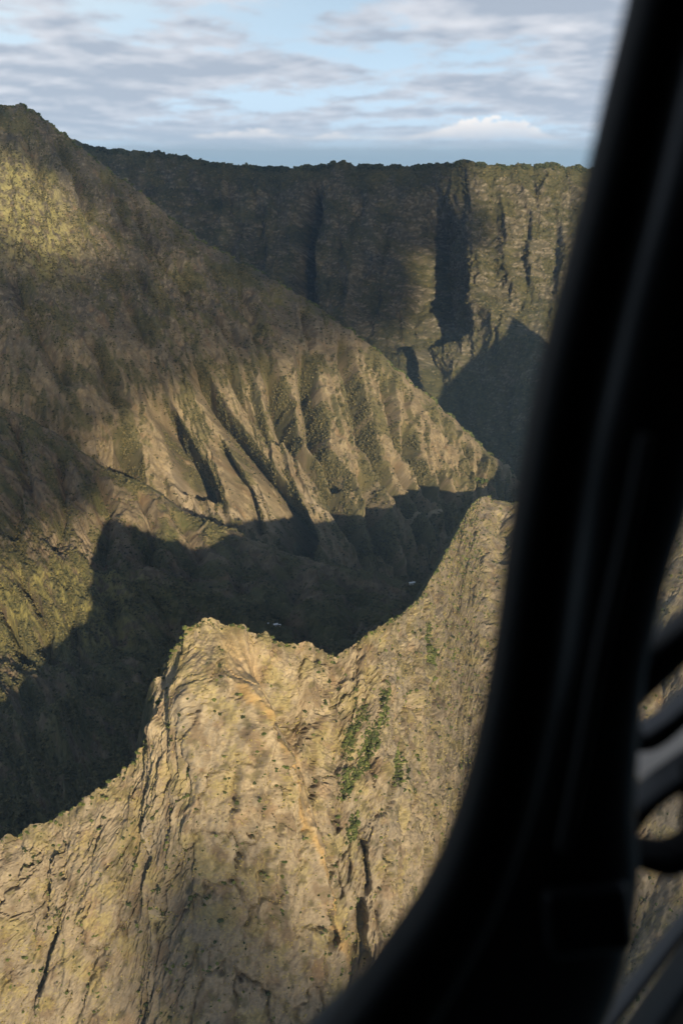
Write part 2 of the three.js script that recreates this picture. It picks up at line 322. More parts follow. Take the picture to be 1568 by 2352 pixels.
// ---------------------------------------------------------------- the long spur with its ribs
const spur = (() => {
  const C = [[-420, 290, 3200, -520, 1370], [-250, 262, 3120, -330, 1350], [-90, 238, 3060, -140, 1330], [0, 240, 3020, -20, 1310], [50, 243, 3000, 60, 1300], [100, 272, 2975, 150, 1285], [165, 324, 2950, 250, 1275], [235, 378, 2925, 350, 1265], [305, 428, 2900, 460, 1262], [385, 492, 2870, 590, 1278], [480, 562, 2840, 700, 1292], [590, 622, 2800, 790, 1290], [700, 683, 2760, 860, 1285], [775, 738, 2730, 905, 1265], [850, 790, 2700, 945, 1245], [950, 882, 2650, 1000, 1228], [1020, 945, 2610, 1050, 1215], [1085, 1007, 2570, 1105, 1200], [1140, 1055, 2530, 1150, 1190], [1192, 1102, 2500, 1195, 1180], [1300, 1190, 2440, 1290, 1220], [1420, 1280, 2400, 1400, 1290]];
  const top = C.map((c) => at(c[0], c[1], c[2]));
  const foot = C.map((c) => { const m = bearing(c[3], c[4])[1]; const h = c[0] > 1150 ? -815 : -826; return at(c[3], c[4], h / m); });
  const rows = [top.map((p) => [p[0] + 250, p[1] - 520, p[2] - 620]), top.map((p) => [p[0] + 25, p[1] - 32, p[2] - 45]), top];
  for (const [fy, fx, lift] of [[0.12, 0.06, 6], [0.3, 0.2, 0], [0.5, 0.4, -14], [0.7, 0.62, -22], [0.88, 0.86, -14]]) rows.push(top.map((p, k) => onSlope(p, foot[k], lerp(C[k][0], C[k][3], fx), lerp(C[k][1], C[k][4], fy), lift - 75 * sst(0.6, 0.8, fy) * sst(100, 230, C[k][0]) * sst(560, 420, C[k][0]))));
  rows.push(foot, foot.map((p) => [p[0] + 20, p[1] - 70, p[2] + 160]));
  const L = new Land(rows, 820, 560, 2, [0.08, 0.4]);
  const G = (pts, w, h, more = {}) => ({ p: L.line(pts, 2), w: w * 1.1, h, ...more });
  L.carve([
    G([[285, 985], [298, 1030], [300, 1070], [290, 1110]], 60, -60, { rw: 0.6 }),
    G([[365, 905], [385, 950], [410, 1000], [430, 1050], [455, 1110], [470, 1150]], 84, -80, { rw: 0.6 }),
    G([[445, 815], [470, 870], [500, 930], [540, 990], [585, 1050], [625, 1100], [660, 1160], [690, 1260]], 80, -76, { rw: 0.6, a: 0.15, open: 1 }),
    G([[515, 830], [545, 890], [590, 960], [640, 1030]], 34, -20), G([[490, 1000], [520, 1060], [560, 1120], [585, 1200]], 46, -30, { open: 1 }),
    G([[600, 800], [640, 890], [655, 950], [668, 1010], [715, 1060], [765, 1110], [800, 1170], [830, 1240]], 62, -74, { rw: 0.75, open: 1 }),
    G([[690, 800], [715, 880], [724, 950], [732, 1015], [775, 1075], [800, 1120]], 52, -62, { rw: 0.75 }),
    G([[560, 640], [580, 720], [600, 800]], 40, -14), G([[640, 1110], [672, 1165], [692, 1230]], 44, -50, { open: 1 }),
    G([[790, 750], [800, 800], [815, 880], [836, 960], [846, 1030], [885, 1100], [930, 1160], [960, 1220]], 52, -58, { rw: 0.75, open: 1 }),
    G([[840, 1080], [862, 1150], [880, 1220], [905, 1300]], 56, -70, { open: 1, rw: 0.8 }), G([[900, 1050], [925, 1090], [955, 1140], [985, 1190]], 38, -42, { open: 1 }),
    G([[940, 960], [950, 1050], [975, 1110], [1005, 1165]], 40, -44), G([[1000, 1060], [1020, 1100], [1045, 1145], [1065, 1180]], 44, -56, { rw: 0.7 }),
    G([[880, 850], [890, 930], [905, 1000], [930, 1060]], 34, -16), G([[1060, 1010], [1085, 1070], [1110, 1120]], 30, -12),
    G([[425, 625], [428, 670], [440, 710]], 26, -22), G([[320, 600], [345, 680]], 30, -16), G([[240, 560], [300, 700], [340, 800]], 50, -18), G([[130, 300], [175, 400], [230, 520]], 55, -26),
    G([[60, 300], [80, 380], [110, 470]], 50, -20), G([[10, 600], [60, 700], [120, 800], [180, 900]], 60, -22), G([[210, 760], [240, 840], [280, 940]], 50, -24),
    G([[390, 560], [450, 660], [520, 740], [560, 800]], 45, -18), G([[300, 440], [345, 540], [400, 640]], 45, -18), G([[700, 700], [715, 760], [735, 840]], 36, -16),
  ]);
  L.path = { p: L.line([[945, 1184], [962, 1178], [985, 1176], [1012, 1179]], 2), w: 12 };
  L.scars = [[[222, 1042], [248, 1062], [275, 1070], [300, 1085]], [[395, 1075], [415, 1120], [432, 1160]], [[448, 1172], [490, 1183], [560, 1197]], [[585, 1120], [600, 1150], [610, 1190]], [[700, 1130], [730, 1165], [760, 1185]], [[860, 1120], [850, 1160]]].map((p) => ({ p: L.line(p, 2), w: 30 }));
  { const keep = L.lines; L.carve([L.path, ...L.scars]); L.lines = keep; }
  L.litMeadow = L.locate(60, 470, 2);
  L.weather((s, t, v, x, y, z) => {
    const tt = t, back = sst(-160, 0, t); t = Math.max(t, 0);
    const f = 0.12 + 0.88 * sst(0, 90, tt), fc = sst(0, 90, tt), wob = 16 * N2(s / 120, t / 220) + 6 * N2(s / 34, t / 60), lowr = sst(-350, -560, y);
    let h = 2.55 * carved(L.lines, s, t, wob * (1 - 0.5 * lowr)) * fc;
    h += f * (5 * blocks(s + wob, t, 24, 40, 5) * (1 - 0.8 * lowr) + 2.5 * (1 - 0.55 * lowr) * blocks(s + wob, t, 9, 13, 6)); h += f * (lerp(22, 13, lowr) * (ridge2((s + wob) / 130, t / 520, 4) - 0.45) + (13 - 3 * lowr) * (ridge2((s + wob + 0.25 * t) / 44, t / 150 + 9, 4) - 0.45) + lowr * (0.55 + 0.6 * N2(s / 210, t / 300 + 40)) * (34 * (0.62 - 1.25 * Math.abs(N2((s + 0.3 * wob) / 74, t / 900 + 5))) + 13 * (0.62 - 1.25 * Math.abs(N2((s + 0.5 * wob) / 30, t / 420 + 15)))) + 3 * lowr * (ridge2((s - 0.2 * t) / 19, t / 60 + 3, 3) - 0.45) + 5 * fbm2(s / 24, t / 24, 4));
    const b = (y + 9 * N2(s / 150, 2)) / 38; h += f * (1 - 0.7 * lowr) * 7 * (Math.abs(b - Math.floor(b) - 0.5) * 2 - 0.5) * sst(-0.4, 0.4, N2(s / 200, y / 90));
    return back * (h + (1 - fc) * (12 * fbm2(s / 45, 3, 4) + 3 * blocks(s, 0, 22, 9, 31)));
  });
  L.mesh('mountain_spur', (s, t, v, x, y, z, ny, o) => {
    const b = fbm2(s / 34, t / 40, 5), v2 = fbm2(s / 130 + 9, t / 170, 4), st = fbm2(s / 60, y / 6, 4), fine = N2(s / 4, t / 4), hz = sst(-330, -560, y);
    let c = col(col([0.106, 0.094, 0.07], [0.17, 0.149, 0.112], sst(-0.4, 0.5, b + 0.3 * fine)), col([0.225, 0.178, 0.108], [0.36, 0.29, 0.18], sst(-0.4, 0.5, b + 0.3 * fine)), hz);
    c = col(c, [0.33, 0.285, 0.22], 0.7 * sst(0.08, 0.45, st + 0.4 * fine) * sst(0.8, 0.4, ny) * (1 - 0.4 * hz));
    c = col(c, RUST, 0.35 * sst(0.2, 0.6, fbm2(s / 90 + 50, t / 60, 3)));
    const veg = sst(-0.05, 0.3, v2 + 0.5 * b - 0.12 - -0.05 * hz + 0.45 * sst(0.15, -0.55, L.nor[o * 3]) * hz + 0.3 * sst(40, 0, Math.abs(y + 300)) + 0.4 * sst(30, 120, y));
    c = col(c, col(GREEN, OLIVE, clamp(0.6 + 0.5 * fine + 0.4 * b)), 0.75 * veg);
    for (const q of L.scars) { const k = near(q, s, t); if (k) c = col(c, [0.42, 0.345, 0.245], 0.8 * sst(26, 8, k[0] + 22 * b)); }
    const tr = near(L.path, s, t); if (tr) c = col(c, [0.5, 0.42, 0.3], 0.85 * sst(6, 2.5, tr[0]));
    const g = 1 - sst(90, 230, Math.hypot(s - L.litMeadow[0], 0.8 * (t - L.litMeadow[1]))); c = col(c, [0.34, 0.315, 0.13], 0.75 * g * sst(-0.4, 0.2, b + 0.3 * fine));  // grassy patch, its colour also brightened to stand in for sunlight
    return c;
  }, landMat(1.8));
  return L;
})();

// ---------------------------------------------------------------- the valley: a low hill, a bench of ribs, and the gorge in shade
const valley = (() => {
  const X = [-420, -250, -100, 0, 60, 120, 170, 220, 275, 330, 390, 450, 520, 600, 700, 800, 900, 970, 1060, 1180, 1320];
  const crest = { y: [860, 895, 918, 935, 958, 992, 1028, 1062, 1088, 1110, 1150, 1187, 1212, 1246, 1282, 1302, 1328, 1348, 1360, 1370, 1370], d: [2440, 2370, 2310, 2262, 2215, 2160, 2115, 2078, 2060, 2040, 2010, 1985, 1975, 1968, 1962, 1950, 1930, 1900, 1880, 1870, 1870] };
  const bench = { y: [1270, 1275, 1280, 1285, 1283, 1282, 1288, 1297, 1304, 1310, 1318, 1328, 1338, 1350, 1365, 1375, 1385, 1392, 1400, 1405, 1405], d: [1800, 1800, 1795, 1790, 1792, 1796, 1800, 1800, 1795, 1790, 1785, 1780, 1775, 1770, 1765, 1765, 1765, 1765, 1765, 1765, 1765] };
  const low = { y: [1490, 1490, 1495, 1500, 1505, 1505, 1500, 1495, 1490, 1485, 1480, 1475, 1470, 1465, 1460, 1455, 1450, 1450, 1450, 1450, 1450], d: [1585, 1585, 1580, 1578, 1575, 1575, 1580, 1590, 1600, 1605, 1610, 1620, 1625, 1630, 1640, 1650, 1655, 1655, 1655, 1655, 1655] };
  const P = (r) => X.map((x, k) => at(x, r.y[k], r.d[k]));
  const nearX = (x, k) => (x < 300 ? x : 300 + (x - 300) * k);   // the gorge narrows behind the near ridge
  const c = P(crest), b = P(bench), l = P(low);
  const rows = [c.map((p) => [p[0] + 60, p[1] - 150, p[2] - 140]), c.map((p) => [p[0] + 8, p[1] - 12, p[2] - 22]), c];
  const mid = (a, e, f, up) => a.map((p, k) => [lerp(p[0], e[k][0], f), lerp(p[1], e[k][1], f) + up, lerp(p[2], e[k][2], f)]);
  rows.push(mid(c, b, 0.3, 14), mid(c, b, 0.72, -10), b, mid(b, l, 0.5, 10), l);
  rows.push(X.map((x) => at(nearX(x, 0.8), 1580, 1440)), X.map((x) => at(nearX(x, 0.3), 1720, 1260)), X.map((x) => at(nearX(x, 0.15), 1880, 1100)), X.map((x) => at(nearX(x, 0.1), 1990, 985)));
  rows.push(rows[rows.length - 1].map((p) => [p[0], p[1] - 120, p[2] + 70]));
  const L = new Land(rows, 620, 520, 2, [0.08, 0.4]);
  const G = (pts, w, h, more = {}) => ({ p: L.line(pts, 2), w, h, ...more });
  L.carve([
    G([[38, 1290], [75, 1360], [100, 1420], [115, 1500]], 34, -34, { open: 1, rw: 0.7, a: 0.3 }), G([[-60, 1300], [-20, 1370], [25, 1430], [50, 1500]], 34, -32, { open: 1, rw: 0.7, a: 0.3 }),
    G([[130, 1300], [165, 1380], [175, 1450], [190, 1520]], 32, -20, { open: 1, a: 0.3 }), G([[230, 1320], [260, 1400], [270, 1480]], 40, -18, { open: 1, a: 0.3 }), G([[-130, 1300], [-100, 1380], [-70, 1480]], 34, -28, { open: 1, a: 0.3 }),
    G([[350, 1340], [380, 1420], [390, 1480]], 40, -14, { open: 1 }), G([[40, 955], [45, 1090], [25, 1250]], 46, -26, { rw: 0.7 }), G([[130, 1010], [150, 1130], [120, 1265]], 50, -30, { rw: 0.7 }), G([[228, 1075], [252, 1160], [235, 1285]], 48, -32, { rw: 0.7, open: 1 }), G([[320, 1118], [352, 1185], [335, 1275]], 44, -30, { rw: 0.7, open: 1 }), G([[415, 1172], [450, 1235], [445, 1315]], 40, -26, { rw: 0.7, open: 1 }), G([[520, 1220], [560, 1280], [560, 1340]], 38, -22, { rw: 0.7, open: 1 }), G([[660, 1275], [690, 1320], [680, 1370]], 34, -18, { rw: 0.7, open: 1 }), G([[560, 1250], [620, 1300], [700, 1345]], 40, -14), G([[460, 1200], [520, 1250], [600, 1290]], 30, 10), G([[600, 1380], [680, 1420], [740, 1470]], 40, -20, { open: 1 }),
    G([[780, 1310], [840, 1370], [800, 1440]], 40, -18, { open: 1 }), G([[0, 1620], [90, 1600], [180, 1610], [280, 1560]], 60, -30), G([[20, 1050], [80, 1130], [110, 1230]], 40, -14), G([[160, 1090], [200, 1180], [190, 1250]], 40, -12), G([[100, 1720], [180, 1650], [240, 1600]], 70, 35),
  ]);
  L.weather((s, t, v, x, y, z) => {
    const tt = t, back = sst(-70, 0, t); t = Math.max(t, 0);
    const f = 0.4 + 0.6 * sst(0, 50, tt), fc = sst(0, 50, tt), wob = 10 * N2(s / 90, t / 140) + 4 * N2(s / 26, t / 40);
    let h = 1.4 * carved(L.lines, s, t, wob) * fc;
    h += f * (5 * blocks(s + wob, t, 24, 30, 12) + 2 * blocks(s, t, 9, 11, 14)); h += f * (19 * (ridge2((s + wob) / 110, t / 220, 4) - 0.45) + 5.5 * (ridge2((s + wob) / 32, t / 90 + 9, 4) - 0.45) + 3.5 * fbm2(s / 18, t / 18, 4));
    const cliff = sst(3.6, 4.2, v) * sst(5.0, 4.6, v); h += cliff * 12 * fbm2(s / 22, t / 10, 4);
    return back * h;
  });
  L.mesh('valley', (s, t, v, x, y, z, ny, o) => {
    const b = fbm2(s / 26, t / 26, 5), v2 = fbm2(s / 110 + 9, t / 110, 4), fine = N2(s / 3, t / 3);
    let c = col([0.13, 0.102, 0.064], [0.25, 0.2, 0.13], sst(-0.4, 0.5, b + 0.35 * fine));
    c = col(c, [0.33, 0.27, 0.19], 0.8 * sst(3.5, 4.2, v) * sst(5.05, 4.7, v) * sst(-0.3, 0.2, fbm2(s / 60, t / 16, 4)) * sst(750, 450, s));
    c = col(c, RUST, 0.3 * sst(0.15, 0.5, fbm2(s / 70 + 50, t / 50, 3)));
    const veg = sst(-0.15, 0.3, v2 + 0.4 * b + 0.25 * sst(4.6, 5.3, v) + 0.2 * sst(0.6, 0.9, ny) - 0.02);
    c = col(c, col(GREEN, OLIVE, clamp(0.5 + 0.5 * fine + 0.4 * b)), 0.8 * veg);
    const litGold = sst(4.9, 5.3, v) * sst(7.2, 6.6, v) * sst(760, 520, s); c = col(c, [0.30, 0.265, 0.09], 0.75 * litGold * sst(-0.3, 0.3, b + 0.3 * fine));  // yellow-green growth, with sunlight on the left bench brightened into its colour
    return c;
  }, landMat(1.2));
  return L;
})();

// ---------------------------------------------------------------- the near ridge of bare rock
const near_ = (() => {
  const C = [[-420, 2120, 860, 715], [-220, 2020, 875, 724], [-80, 1955, 885, 730], [0, 1924, 890, 733], [80, 1893, 895, 735], [170, 1852, 900, 738], [250, 1798, 910, 740], [312, 1736, 928, 742], [342, 1672, 940, 739], [350, 1610, 950, 738], [353, 1560, 950, 738], [385, 1502, 953, 733], [418, 1452, 955, 727], [448, 1424, 958, 722], [500, 1424, 965, 723], [548, 1431, 972, 725], [585, 1446, 979, 726], [615, 1454, 985, 726], [662, 1476, 995, 727], [708, 1469, 1005, 729], [740, 1484, 1012, 729], [766, 1505, 1020, 730], [800, 1484, 1031, 728], [832, 1459, 1045, 726], [893, 1424, 1085, 722], [960, 1374, 1230, 735], [985, 1335, 1350, 739], [1007, 1298, 1480, 743], [1043, 1232, 1740, 750], [1068, 1182, 1890, 759], [1084, 1158, 1970, 764], [1102, 1141, 2040, 770], [1122, 1143, 2070, 776], [1160, 1151, 2090, 781], [1230, 1146, 2100, 791], [1350, 1110, 2090, 808], [1500, 1000, 2060, 830], [1700, 900, 2040, 860], [1880, 800, 2030, 878], [1990, 670, 2010, 889], [2085, 545, 2000, 898], [2130, 590, 1995, 898], [2260, 740, 1970, 892], [2450, 790, 1900, 882], [2700, 800, 1850, 870]];
  const top = C.map((c) => at(c[0], c[1], c[2]));
  const BY = 2620;
  const foot = C.map((c) => at(c[0] + (c[0] < 600 ? -0.10 * (600 - c[0]) : 0.01 * (c[0] - 600)), BY, c[3]));
  const rows = [top.map((p, k) => [p[0] - 150, p[1] - 0.55 * (C[k][2] < 900 ? 1000 : 700), p[2] - 330]), top.map((p) => [p[0] - 60, p[1] - 190, p[2] - 120]), top.map((p) => [p[0] - 8, p[1] - 14, p[2] - 13]), top];
  // the face: steep planes of rock, flatter under the crest and undercut lower down
  for (const [f, lift] of [[0.05, 0.004], [0.18, 0.012], [0.4, 0.008], [0.64, -0.006], [0.84, -0.008]]) rows.push(C.map((c, k) => at(lerp(c[0], seen(...foot[k])[0], f), lerp(c[1], BY, f), (1 - lift) / lerp(1 / c[2], 1 / c[3], f))));
  rows.push(foot, foot.map((p) => [p[0], p[1] - 160, p[2] + 130]));
  const L = new Land(rows, 1150, 800, 3, [0.1, 0.12, 0.3]);
  const G = (pts, w, h, more = {}) => ({ p: L.line(pts, 3), w: w * 1.35, h: h * 1.4, big: w > 34, ...more });
  const edge = L.edge = G([[488, 1440], [500, 1500], [510, 1560], [535, 1610], [590, 1690], [640, 1765], [690, 1890], [735, 2000], [770, 2110], [800, 2220], [815, 2400]], 95, 44, { lw: 1.0, rw: 0.7, a: 0.06, b: 0.3 });
  const crease = L.crease = G([[585, 1465], [604, 1536], [640, 1620], [683, 1700], [704, 1780], [722, 1890], [755, 2000], [788, 2110], [812, 2216], [830, 2400]], 60, -32, { rw: 0.8, a: 0.1, b: 0.2 });
  L.carve([
    edge, crease,
    G([[122, 1940], [118, 2010], [112, 2080], [116, 2150], [104, 2220], [88, 2300], [84, 2400]], 22, -20, { lw: 5, rw: 0.22, a: 0.3, open: 1 }),
    G([[70, 1985], [40, 1985], [28, 2015], [30, 2050]], 7, -9, { rw: 0.6 }), G([[96, 2050], [100, 2090], [92, 2120]], 6, -8, { rw: 0.6 }),
    G([[826, 1930], [838, 1965], [846, 2010], [852, 2052]], 10, -17, { rw: 0.3, lw: 1.4, a: 0.1 }), G([[832, 2060], [840, 2110], [836, 2160], [845, 2235]], 20, -28, { rw: 0.22, lw: 1.7, a: 0.12 }),
    G([[748, 2075], [760, 2120], [774, 2185]], 9, -16, { rw: 0.3 }), G([[762, 1858], [770, 1885], [776, 1915]], 7, -12, { rw: 0.35 }), G([[800, 1955], [806, 1990], [810, 2020]], 6, -9, { rw: 0.35 }), G([[778, 1990], [784, 2030], [790, 2060]], 5, -8, { rw: 0.35 }), G([[900, 2050], [904, 2080], [905, 2110]], 5, -8, { rw: 0.4 }), G([[860, 2080], [872, 2120], [880, 2170]], 6, -8, { rw: 0.35 }), G([[880, 2110], [895, 2150], [898, 2180]], 7, -9, { rw: 0.4 }), G([[730, 1900], [738, 1930]], 5, -8, { rw: 0.35 }), G([[742, 1960], [746, 1990]], 4, -7, { rw: 0.35 }), G([[812, 1890], [822, 1920], [835, 1950]], 8, -8, { rw: 0.5 }),
    G([[1065, 1780], [1058, 1810], [1068, 1845]], 10, -12, { rw: 0.5 }), G([[884, 1440], [886, 1470], [884, 1500]], 5, -6), G([[985, 1440], [975, 1500], [990, 1550]], 9, -7), G([[900, 1580], [880, 1640], [850, 1720], [830, 1800]], 16, -6), G([[830, 1640], [805, 1700], [795, 1790]], 16, -5),
    G([[575, 1760], [570, 1830], [580, 1900]], 14, -7), G([[632, 1960], [634, 2010], [636, 2060]], 7, -8, { rw: 0.6 }), G([[430, 1740], [425, 1800], [440, 1850]], 14, -6), G([[700, 2060], [690, 2120], [710, 2180]], 12, -6),
    G([[960, 1640], [965, 1690]], 6, -6), G([[640, 1560], [650, 1600], [670, 1640]], 14, 5), G([[860, 1600], [820, 1700], [760, 1820]], 40, 7), G([[1050, 1400], [1020, 1550], [985, 1700]], 50, -8), G([[1010, 1330], [1000, 1480], [930, 1640]], 50, 8),
    G([[300, 1800], [290, 1900], [230, 2000], [190, 2150]], 40, 8), G([[420, 1900], [400, 2050], [330, 2250]], 60, -9), G([[520, 1950], [520, 2100], [480, 2300]], 50, 7), G([[620, 2050], [640, 2200], [600, 2350]], 50, -7), G([[350, 2000], [300, 2150], [260, 2320]], 40, 6),
    G([[1150, 1170], [1165, 1230], [1160, 1300]], 30, -14), G([[1480, 1350], [1500, 1500], [1540, 1700]], 40, -16), G([[1540, 1950], [1500, 2100], [1420, 2250]], 40, -20), G([[1450, 2080], [1420, 2200], [1400, 2300]], 30, -16),
  ]);
  L.green = [[[892, 1585], [890, 1620], [878, 1655], [866, 1690], [860, 1712]], [[834, 1640], [806, 1680], [800, 1700], [804, 1720]], [[843, 1680], [843, 1720], [838, 1760], [815, 1780], [796, 1790], [800, 1815]], [[985, 1440], [980, 1480], [988, 1550], [982, 1570]], [[808, 1885], [812, 1912]], [[916, 1742], [920, 1782]]].map((p) => ({ p: L.line(p, 3), w: 12 }));
  { const keep = L.lines; L.carve(L.green); L.lines = keep; }
  L.lines.filter_ = [L.lines.filter((l) => !l.big), L.lines.filter((l) => l.big)];
  L.weather((s0, t0, v, x, y, z) => {
    const back = sst(-60, 0, t0); t0 = Math.max(t0, 0);
    const s = s0 / 1.4, t = t0 / 1.4, f = sst(0, 22, t), fn = 0.42 + 0.58 * sst(0, 26, t), f2 = sst(0, 75, t), wob = 5 * N2(s / 40, t / 70) + 1.8 * N2(s / 12, t / 22) + 0.7 * N2(s / 4, t / 7);
    let h = carved(L.lines.filter_[0], s0, t0, wob) * f + carved(L.lines.filter_[1], s0, t0, wob * 1.6) * f2;
    const lod = clamp(1150 / -z), slab = smooth(L, s0, t0), rough = 1 - 0.8 * slab;
    const sk = s + 0.22 * t + wob, q = fbm2(s / 14 + 3, t / 14, 3);      // bedding leans to the left going down
    const blocky = 0.45 + 0.55 * sst(-0.25, 0.3, N2(s / 60 + 31, t / 60));
    const far = lerp(1, 0.5, sst(1000, 1600, -z)) * lerp(1, 0.35, sst(1300, 1900, s0)); let n = 6.5 * (ridge2(sk / 52, t / 120, 4) - 0.45) + 1.3 * (ridge2(sk / 16, t / 60 + 9, 3) - 0.45) + 0.9 * lod * (ridge2(sk / 3.4, t / 46 + 2, 2) - 0.45) + 3 * fbm2(s / 32, t / 32, 3);
    n += blocky * (8.5 * blocks(sk + 5 * q, t + 7 * q, 30, 52, 1) + 2.4 * lod * blocks(sk + 3 * q, t + 4 * q, 10, 20, 2)) + 0.8 * lod * blocks(sk, t, 3.4, 5.5, 3) + lod * (0.7 * fbm2(s / 5, t / 5, 3) + 0.7 * (ridge2(sk / 5, t / 12, 2) - 0.45));
    h += 1.4 * fn * rough * far * n + 1.4 * fn * slab * (1.3 * (ridge2((s - 0.35 * t) / 9, t / 50, 3) - 0.4) + 0.45 * fbm2(s / 3, t / 6, 3));
    return back * (h + 1.4 * (1 - f) * (3.2 * fbm2(s / 16, 4, 4) + 2.2 * blocks(s, 0, 9, 9, 21)));
  });
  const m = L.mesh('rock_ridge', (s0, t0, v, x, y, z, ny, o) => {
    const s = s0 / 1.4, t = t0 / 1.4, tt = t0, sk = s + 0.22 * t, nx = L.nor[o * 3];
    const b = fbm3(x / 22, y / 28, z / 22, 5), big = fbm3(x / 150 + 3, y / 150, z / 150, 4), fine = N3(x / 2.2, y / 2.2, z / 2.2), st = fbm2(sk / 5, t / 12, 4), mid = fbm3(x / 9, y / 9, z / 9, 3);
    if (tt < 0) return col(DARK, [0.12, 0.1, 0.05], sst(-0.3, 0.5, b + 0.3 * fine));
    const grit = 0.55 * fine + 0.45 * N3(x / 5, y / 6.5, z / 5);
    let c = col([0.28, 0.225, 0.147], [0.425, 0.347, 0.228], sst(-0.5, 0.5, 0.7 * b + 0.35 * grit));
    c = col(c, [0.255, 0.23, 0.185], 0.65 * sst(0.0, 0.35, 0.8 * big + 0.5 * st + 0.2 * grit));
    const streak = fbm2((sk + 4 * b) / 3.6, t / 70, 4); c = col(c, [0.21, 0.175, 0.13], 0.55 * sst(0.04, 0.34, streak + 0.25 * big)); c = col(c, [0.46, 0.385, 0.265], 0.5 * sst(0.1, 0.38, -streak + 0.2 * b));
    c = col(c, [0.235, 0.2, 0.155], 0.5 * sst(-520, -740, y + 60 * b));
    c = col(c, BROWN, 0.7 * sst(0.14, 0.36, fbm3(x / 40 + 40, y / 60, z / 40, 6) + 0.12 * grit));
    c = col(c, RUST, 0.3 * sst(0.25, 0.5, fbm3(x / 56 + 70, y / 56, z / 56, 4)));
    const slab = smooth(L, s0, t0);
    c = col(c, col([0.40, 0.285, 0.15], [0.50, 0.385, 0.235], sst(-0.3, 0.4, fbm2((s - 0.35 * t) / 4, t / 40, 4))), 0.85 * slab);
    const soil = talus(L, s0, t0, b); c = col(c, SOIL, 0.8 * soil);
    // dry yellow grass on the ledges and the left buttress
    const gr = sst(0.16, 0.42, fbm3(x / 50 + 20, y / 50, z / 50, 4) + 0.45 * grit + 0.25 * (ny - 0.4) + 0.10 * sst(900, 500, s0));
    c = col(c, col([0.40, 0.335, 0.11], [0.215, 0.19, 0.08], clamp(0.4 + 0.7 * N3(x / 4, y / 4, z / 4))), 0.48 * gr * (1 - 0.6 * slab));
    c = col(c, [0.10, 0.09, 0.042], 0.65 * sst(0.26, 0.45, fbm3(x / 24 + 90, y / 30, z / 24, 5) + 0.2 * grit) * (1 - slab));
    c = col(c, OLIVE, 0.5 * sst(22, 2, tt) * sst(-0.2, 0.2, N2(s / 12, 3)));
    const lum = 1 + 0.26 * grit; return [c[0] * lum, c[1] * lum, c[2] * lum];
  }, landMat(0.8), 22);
  L.obj = m;
  return L;
})();
function smooth(L, s, t) {        // the clean slab between its rim and the crease
  const a = near(L.edge, s, t), b = near(L.crease, s, t); if (!a || !b) return 0;
  const inside = sst(-6, 6, -a[1] * a[0]) * sst(-6, 6, b[1] * b[0]) ; const other = sst(-6, 6, a[1] * a[0]) * sst(-6, 6, -b[1] * b[0]);
  return Math.max(inside, other) * sst(0, 0.06, a[2]) * sst(0.75, 0.6, a[2]);
}
function talus(L, s, t, b) { const q = near(L.edge, s, t); if (!q) return 0; return sst(5.5, 1.5, q[0] + 5 * b) * sst(0.22, 0.3, q[2]) * sst(0.95, 0.85, q[2]); }

